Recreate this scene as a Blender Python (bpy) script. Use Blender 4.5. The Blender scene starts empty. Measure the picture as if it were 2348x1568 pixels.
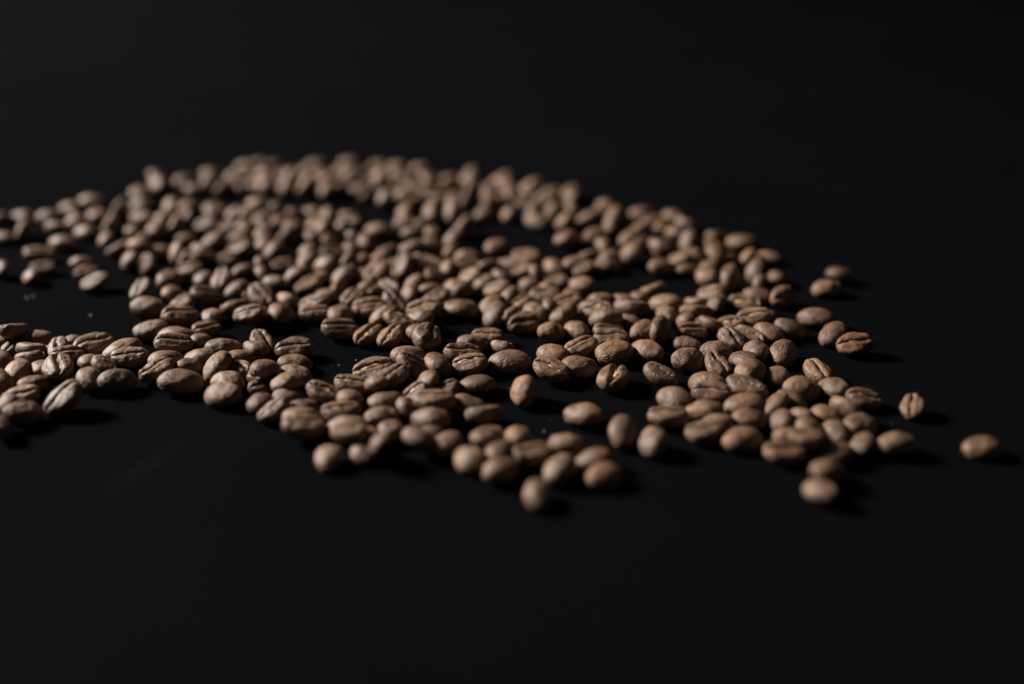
import bpy, math, random
from mathutils import Vector, Quaternion, Matrix, noise

# ------------------------------------------------------------------ camera, world, lamp, exposure
sc = bpy.context.scene
col = sc.collection
PITCH = math.radians(24.0)
CAM_H = 0.131
cd = bpy.data.cameras.new("camera")
cd.sensor_width = 36.0
cd.lens = 36.0 * (1184 / math.tan(PITCH)) / 2347
cd.clip_start = 0.01
cd.clip_end = 20.0
cd.dof.use_dof = True
cd.dof.focus_distance = 0.304
cd.dof.aperture_fstop = 3.6
cam = bpy.data.objects.new("camera", cd)
cam.location = (0, 0, CAM_H)
cam.rotation_euler = (math.pi / 2 - PITCH, 0, 0)
col.objects.link(cam)
sc.camera = cam

w = bpy.data.worlds.new("World")
sc.world = w
w.use_nodes = True
w.node_tree.nodes["Background"].inputs[0].default_value = (0.95, 0.95, 1.0, 1)
w.node_tree.nodes["Background"].inputs[1].default_value = 0.030

sc.view_settings.view_transform = 'Standard'
sc.view_settings.look = 'None'
sc.view_settings.exposure = 0.0
sc.view_settings.gamma = 1.0

def lamp(name, loc, aim, size, power, color):
    ld = bpy.data.lights.new(name, 'AREA')
    ld.shape = 'DISK'
    ld.size = size
    ld.energy = power
    ld.color = color
    o = bpy.data.objects.new(name, ld)
    o.location = loc
    o.rotation_euler = (Vector(aim) - Vector(loc)).to_track_quat('-Z', 'Y').to_euler()
    col.objects.link(o)
    return o

AIM = Vector((0.0, 0.33, 0.0))
DIR = Vector((-0.80, 0.28, 0.54)).normalized()
lamp("key_lamp", AIM + DIR * 1.6, AIM, 0.36, 80.0, (1.0, 0.93, 0.86))

# ------------------------------------------------------------------ materials
def nodes(name):
    m = bpy.data.materials.new(name)
    m.use_nodes = True
    nt = m.node_tree
    return m, nt, nt.nodes["Principled BSDF"]

def N(nt, kind, **kw):
    n = nt.nodes.new(kind)
    for k, v in kw.items():
        setattr(n, k, v)
    return n

def ramp(nt, fac, stops):
    r = N(nt, "ShaderNodeValToRGB")
    e = r.color_ramp.elements
    while len(e) < len(stops):
        e.new(0.5)
    for el, (p, c) in zip(e, stops):
        el.position = p
        el.color = (*c, 1)
    nt.links.new(fac, r.inputs[0])
    return r.outputs[0]

def mapped(nt, out, scale):
    mp = N(nt, "ShaderNodeMapping")
    mp.inputs["Scale"].default_value = scale
    nt.links.new(out, mp.inputs[0])
    return mp.outputs[0]

def noise_tex(nt, vec, w_out, scale, detail, rough=0.5, dist=0.0):
    n = N(nt, "ShaderNodeTexNoise", noise_dimensions='4D')
    n.inputs["Scale"].default_value = scale
    n.inputs["Detail"].default_value = detail
    n.inputs["Roughness"].default_value = rough
    n.inputs["Distortion"].default_value = dist
    nt.links.new(vec, n.inputs["Vector"])
    nt.links.new(w_out, n.inputs["W"])
    return n.outputs["Fac"]

def math_(nt, op, a, b):
    n = N(nt, "ShaderNodeMath", operation=op)
    for i, v in enumerate((a, b)):
        if isinstance(v, (int, float)):
            n.inputs[i].default_value = v
        else:
            nt.links.new(v, n.inputs[i])
    return n.outputs[0]

def mixc(nt, fac, a, b, mode='MIX'):
    n = N(nt, "ShaderNodeMix", data_type='RGBA', blend_type=mode)
    for s, v in ((n.inputs[0], fac), (n.inputs[6], a), (n.inputs[7], b)):
        if isinstance(v, (int, float)):
            s.default_value = v
        elif isinstance(v, tuple):
            s.default_value = (*v, 1)
        else:
            nt.links.new(v, s)
    return n.outputs[2]

def bean_material(name, island):
    m, nt, b = nodes(name)
    tc = N(nt, "ShaderNodeTexCoord").outputs["Object"]
    if island:
        rnd = N(nt, "ShaderNodeNewGeometry").outputs["Random Per Island"]
    else:
        rnd = N(nt, "ShaderNodeObjectInfo").outputs["Random"]
    w40 = math_(nt, 'MULTIPLY', rnd, 43.0)
    tone = ramp(nt, rnd, [(0.0, (0.108, 0.060, 0.037)), (0.28, (0.148, 0.083, 0.048)), (0.5, (0.124, 0.074, 0.048)),
                          (0.72, (0.168, 0.098, 0.057)), (0.9, (0.140, 0.086, 0.058)), (1.0, (0.172, 0.094, 0.050))])
    big = noise_tex(nt, tc, w40, 260.0, 3.0, 0.55)
    patch = ramp(nt, big, [(0.36, (0.60, 0.58, 0.60)), (0.52, (1.0, 1.0, 1.0)), (0.70, (1.42, 1.30, 1.10))])
    c = mixc(nt, 1.0, tone, patch, 'MULTIPLY')
    fine = noise_tex(nt, tc, w40, 2600.0, 3.0, 0.6)
    c = mixc(nt, 1.0, c, ramp(nt, fine, [(0.3, (0.74, 0.74, 0.74)), (0.7, (1.22, 1.2, 1.18))]), 'MULTIPLY')
    if not island:      # a bean roasted paler, darker or redder than the rest carries its own colour
        c = mixc(nt, 1.0, c, N(nt, "ShaderNodeObjectInfo").outputs["Color"], 'MULTIPLY')
    nt.links.new(c, b.inputs["Base Color"])
    rr = ramp(nt, big, [(0.3, (0.42, 0.42, 0.42)), (0.75, (0.60, 0.60, 0.60))])
    nt.links.new(rr, b.inputs["Roughness"])
    b.inputs["Specular IOR Level"].default_value = 0.42
    # long fibres + pitted skin + hairline cracks
    fib = noise_tex(nt, mapped(nt, tc, (0.42, 1.0, 1.0)), w40, 1300.0, 4.0, 0.62, 0.9)
    ridg = math_(nt, 'ABSOLUTE', math_(nt, 'SUBTRACT', fib, 0.5), 0.0)
    ridg = math_(nt, 'MINIMUM', math_(nt, 'MULTIPLY', ridg, 7.0), 1.0)
    v = N(nt, "ShaderNodeTexVoronoi", voronoi_dimensions='4D', feature='DISTANCE_TO_EDGE')
    v.inputs["Scale"].default_value = 330.0
    nt.links.new(mapped(nt, tc, (0.6, 1.0, 1.0)), v.inputs["Vector"])
    nt.links.new(w40, v.inputs["W"])
    crack = math_(nt, 'MINIMUM', math_(nt, 'MULTIPLY', v.outputs["Distance"], 22.0), 1.0)
    gate = ramp(nt, noise_tex(nt, tc, math_(nt, 'ADD', w40, 7.0), 210.0, 1.0), [(0.50, (0, 0, 0)), (0.60, (1, 1, 1))])
    crack = mixc(nt, gate, (1.0, 1.0, 1.0), crack)
    hgt = math_(nt, 'ADD', math_(nt, 'MULTIPLY', ridg, 0.55), math_(nt, 'MULTIPLY', fine, 0.35))
    hgt = math_(nt, 'ADD', hgt, math_(nt, 'MULTIPLY', crack, 0.9))
    bp = N(nt, "ShaderNodeBump")
    bp.inputs["Strength"].default_value = 0.8
    bp.inputs["Distance"].default_value = 0.00011
    nt.links.new(hgt, bp.inputs["Height"])
    nt.links.new(bp.outputs[0], b.inputs["Normal"])
    return m

M_BEAN = bean_material("roasted_bean", False)
M_BEAN_FAR = bean_material("roasted_bean_heap", True)

def chaff_material():
    m, nt, b = nodes("silverskin_chaff")
    tc = N(nt, "ShaderNodeTexCoord").outputs["Object"]
    rnd = N(nt, "ShaderNodeObjectInfo").outputs["Random"]
    f = noise_tex(nt, mapped(nt, tc, (0.5, 1, 1)), math_(nt, 'MULTIPLY', rnd, 31.0), 1500.0, 3.0)
    nt.links.new(ramp(nt, f, [(0.34, (0.12, 0.065, 0.030)), (0.50, (0.34, 0.20, 0.09)), (0.66, (0.62, 0.45, 0.24))]),
                 b.inputs["Base Color"])
    b.inputs["Roughness"].default_value = 0.42
    bp = N(nt, "ShaderNodeBump")
    bp.inputs["Distance"].default_value = 0.00015
    nt.links.new(f, bp.inputs["Height"])
    nt.links.new(bp.outputs[0], b.inputs["Normal"])
    return m
M_CHAFF = chaff_material()

def table_material():
    m, nt, b = nodes("matt_black_board")
    tc = N(nt, "ShaderNodeTexCoord").outputs["Object"]
    z = N(nt, "ShaderNodeValue").outputs[0]
    f = noise_tex(nt, tc, z, 9.0, 4.0, 0.6)
    g = noise_tex(nt, tc, z, 2400.0, 2.0, 0.6)
    c = ramp(nt, f, [(0.3, (0.0025, 0.0028, 0.0034)), (0.7, (0.0031, 0.0034, 0.0042))])
    c = mixc(nt, 1.0, c, ramp(nt, g, [(0.3, (0.8, 0.8, 0.8)), (0.7, (1.2, 1.2, 1.2))]), 'MULTIPLY')
    # one faint rubbed smear near the front left
    mp = N(nt, "ShaderNodeMapping", vector_type='TEXTURE')
    mp.inputs["Location"].default_value = (-0.082, 0.226, 0)
    mp.inputs["Rotation"].default_value = (0, 0, math.radians(66))
    mp.inputs["Scale"].default_value = (0.019, 0.0042, 1)
    nt.links.new(tc, mp.inputs[0])
    gr = N(nt, "ShaderNodeTexGradient", gradient_type='SPHERICAL')
    nt.links.new(mp.outputs[0], gr.inputs[0])
    c = mixc(nt, math_(nt, 'MULTIPLY', gr.outputs["Fac"], 0.30), c, (0.008, 0.0082, 0.009))
    nt.links.new(c, b.inputs["Base Color"])
    b.inputs["Roughness"].default_value = 0.6
    b.inputs["Specular IOR Level"].default_value = 0.001
    bp = N(nt, "ShaderNodeBump")
    bp.inputs["Strength"].default_value = 0.25
    bp.inputs["Distance"].default_value = 0.00004
    nt.links.new(g, bp.inputs["Height"])
    nt.links.new(bp.outputs[0], b.inputs["Normal"])
    return m

# ------------------------------------------------------------------ helpers
def link_mesh(name, verts, faces, mat, parent=None, smooth=True):
    me = bpy.data.meshes.new(name)
    me.from_pydata(verts, [], faces)
    if smooth:
        me.polygons.foreach_set("use_smooth", [True] * len(me.polygons))
    me.materials.append(mat)
    me.update()
    o = bpy.data.objects.new(name, me)
    if parent is not None:
        o.parent = parent
    return o

def tag(o, label, cat, group=None, kind=None):
    o["label"] = label
    if cat: o["category"] = cat
    if group: o["group"] = group
    if kind: o["kind"] = kind

# ------------------------------------------------------------------ the surface
tb = link_mesh("table_surface", [(-3, -1, 0), (3, -1, 0), (3, 6, 0), (-3, 6, 0)], [(0, 1, 2, 3)], table_material(), smooth=False)
tb["kind"] = "structure"
tb["label"] = "matt black tabletop running out of the picture on every side"
col.objects.link(tb)

# ------------------------------------------------------------------ bean shapes (millimetres, long axis x, crease on -z)
import bmesh
def ico(sub):
    bm = bmesh.new()
    bmesh.ops.create_icosphere(bm, subdivisions=sub, radius=1.0)
    vs = [v.co.copy() for v in bm.verts]
    fs = [tuple(v.index for v in f.verts) for f in bm.faces]
    bm.free()
    return vs, fs
ICO_HI = ico(6)
ICO_LO = ico(4)

def smooth(a, b, x):
    t = min(1.0, max(0.0, (x - a) / (b - a)))
    return t * t * (3 - 2 * t)

class Shape:
    """One bean's own numbers: how fat, how bent, how open and ragged its crease."""
    def __init__(s, seed):
        r = random.Random(seed * 7 + 3)
        s.off = Vector((r.uniform(-50, 50), r.uniform(-50, 50), r.uniform(-50, 50)))
        s.taper = r.uniform(-0.13, 0.13)
        s.yoff = r.uniform(-0.35, 0.35)
        s.sway = r.uniform(0.15, 0.5) * r.choice((-1, 1))
        s.open = r.choice((0.24, 0.30, 0.36, 0.44, 0.60))
        s.depth = r.uniform(1.1, 1.7)
        s.fat = r.uniform(0.92, 1.08)
        s.wid = r.uniform(0.93, 1.07)
        s.lump = r.uniform(0.14, 0.36)
        s.wrin = r.uniform(0.06, 0.15)
        s.dent = (r.uniform(-3.5, 3.5), r.uniform(-2, 2), max(0.0, r.uniform(-0.35, 0.4)))
    def seam(s, x):
        return s.yoff + s.sway * math.sin(x * 0.62) + 0.22 * noise.noise(Vector((x * 0.9, 3.1, 0)) + s.off)
    def point(s, p):
        x, y, z = p
        X = 5.0 * x
        wv = (1 + s.taper * x) * s.wid
        Y = 3.6 * y * wv * (1 - 0.05 * x * x)
        if z >= 0:
            Z = 3.15 * s.fat * (z ** 0.94)
            Z *= 1 + 0.06 * noise.noise(p * 1.3 + s.off)
        else:
            a = -z
            Z = -1.75 * (1 - (1 - a) ** 2.3)
            # cheeks either side of the crease
            g = abs(Y - s.seam(X))
            Z -= 0.36 * math.exp(-((g - 1.3) / 0.8) ** 2) * smooth(1.0, 0.75, abs(x)) * smooth(0.0, 0.3, a)
        v = Vector((X, Y, Z))
        n = Vector((p.x / 5, p.y / 3.6, p.z / 2.4)).normalized()
        lum = noise.noise(v * 0.27 + s.off) * s.lump + noise.noise(v * 0.62 + s.off * 1.7) * s.lump * 0.45
        q = Vector((v.x * 0.55, v.y, v.z)) + s.off
        q = q + Vector((noise.noise(q * 0.5), noise.noise(q * 0.5 + Vector((9, 0, 0))), noise.noise(q * 0.5 + Vector((0, 9, 0))))) * 0.9
        r1 = 1 - abs(noise.noise(q * 1.25)) * 2.4
        r2 = 1 - abs(noise.noise(q * 2.7)) * 2.4
        area = smooth(-0.25, 0.35, noise.noise(v * 0.22 + s.off * 0.3))
        d = lum - s.wrin * (max(0, r1) ** 3) * (0.35 + 0.65 * area) - s.wrin * 0.45 * (max(0, r2) ** 3) * area
        # a shrunken dimple
        dx, dy, dd = s.dent
        if z > 0:
            d -= dd * math.exp(-((X - dx) ** 2 + (Y - dy) ** 2) / 2.2)
        v += n * d
        # the crease cuts in from below and nicks both tips
        g = (Y - s.seam(X)) + 0.10 * noise.noise(v * 2.1 + s.off)
        wdt = s.open * (1 + 0.7 * noise.noise(Vector((X * 0.3, 0, 7)) + s.off)) * (0.55 + 0.45 * smooth(1.0, 0.5, abs(x)))
        k = math.exp(-(g / wdt) ** 2) * smooth(0.28, -0.35, z)
        v.z += s.depth * k * smooth(1.02, 0.8, abs(x)) * smooth(0.35, -0.2, z)
        v.x *= 1 - 0.08 * k
        v.z = (v.z - 0.70) * 0.88
        return v
    def bean(s, lo=False):
        vs, fs = ICO_LO if lo else ICO_HI
        return [s.point(p) * 0.001 for p in vs], fs
    def chaff(s):
        """the papery silverskin left standing in the crease"""
        r = random.Random(int(s.off.x * 100))
        nx, ny = 44, 6
        x0, x1 = -r.uniform(2.6, 4.0), r.uniform(2.6, 4.0)
        vs, fs = [], []
        for i in range(nx + 1):
            x = x0 + (x1 - x0) * i / nx
            e = math.sin(math.pi * i / nx) ** 0.4
            hw = (s.open * 0.9 + 0.18) * e * (1 + 0.5 * noise.noise(Vector((x * 1.7, 5, 1)) + s.off))
            for j in range(ny + 1):
                t = j / ny * 2 - 1
                y = s.seam(x) + t * hw
                z = -2.38 + 0.38 + 0.15 * abs(t) ** 1.5
                z += 0.85 * noise.noise(Vector((x * 0.45, y * 1.1, 2)) + s.off) + 0.12 * noise.noise(Vector((x * 2.3, y * 5, 4)) + s.off)
                z += (1 - e) * 0.7
                z = z - 0.05 * math.cos(t * 9)
                vs.append((x * 0.001, y * 0.001, z * 0.00088))
        for i in range(nx):
            for j in range(ny):
                a = i * (ny + 1) + j
                fs.append((a, a + 1, a + ny + 2, a + ny + 1))
        return vs, fs

NV = 14
SHAPES = [Shape(k) for k in range(NV)]
PROTO, CHAFF, LOW = [], [], []
for s in SHAPES:
    PROTO.append(link_mesh("coffee_bean", *s.bean(), M_BEAN))
    CHAFF.append(link_mesh("silverskin", *s.chaff(), M_CHAFF))
    LOW.append(s.bean(lo=True))

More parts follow.
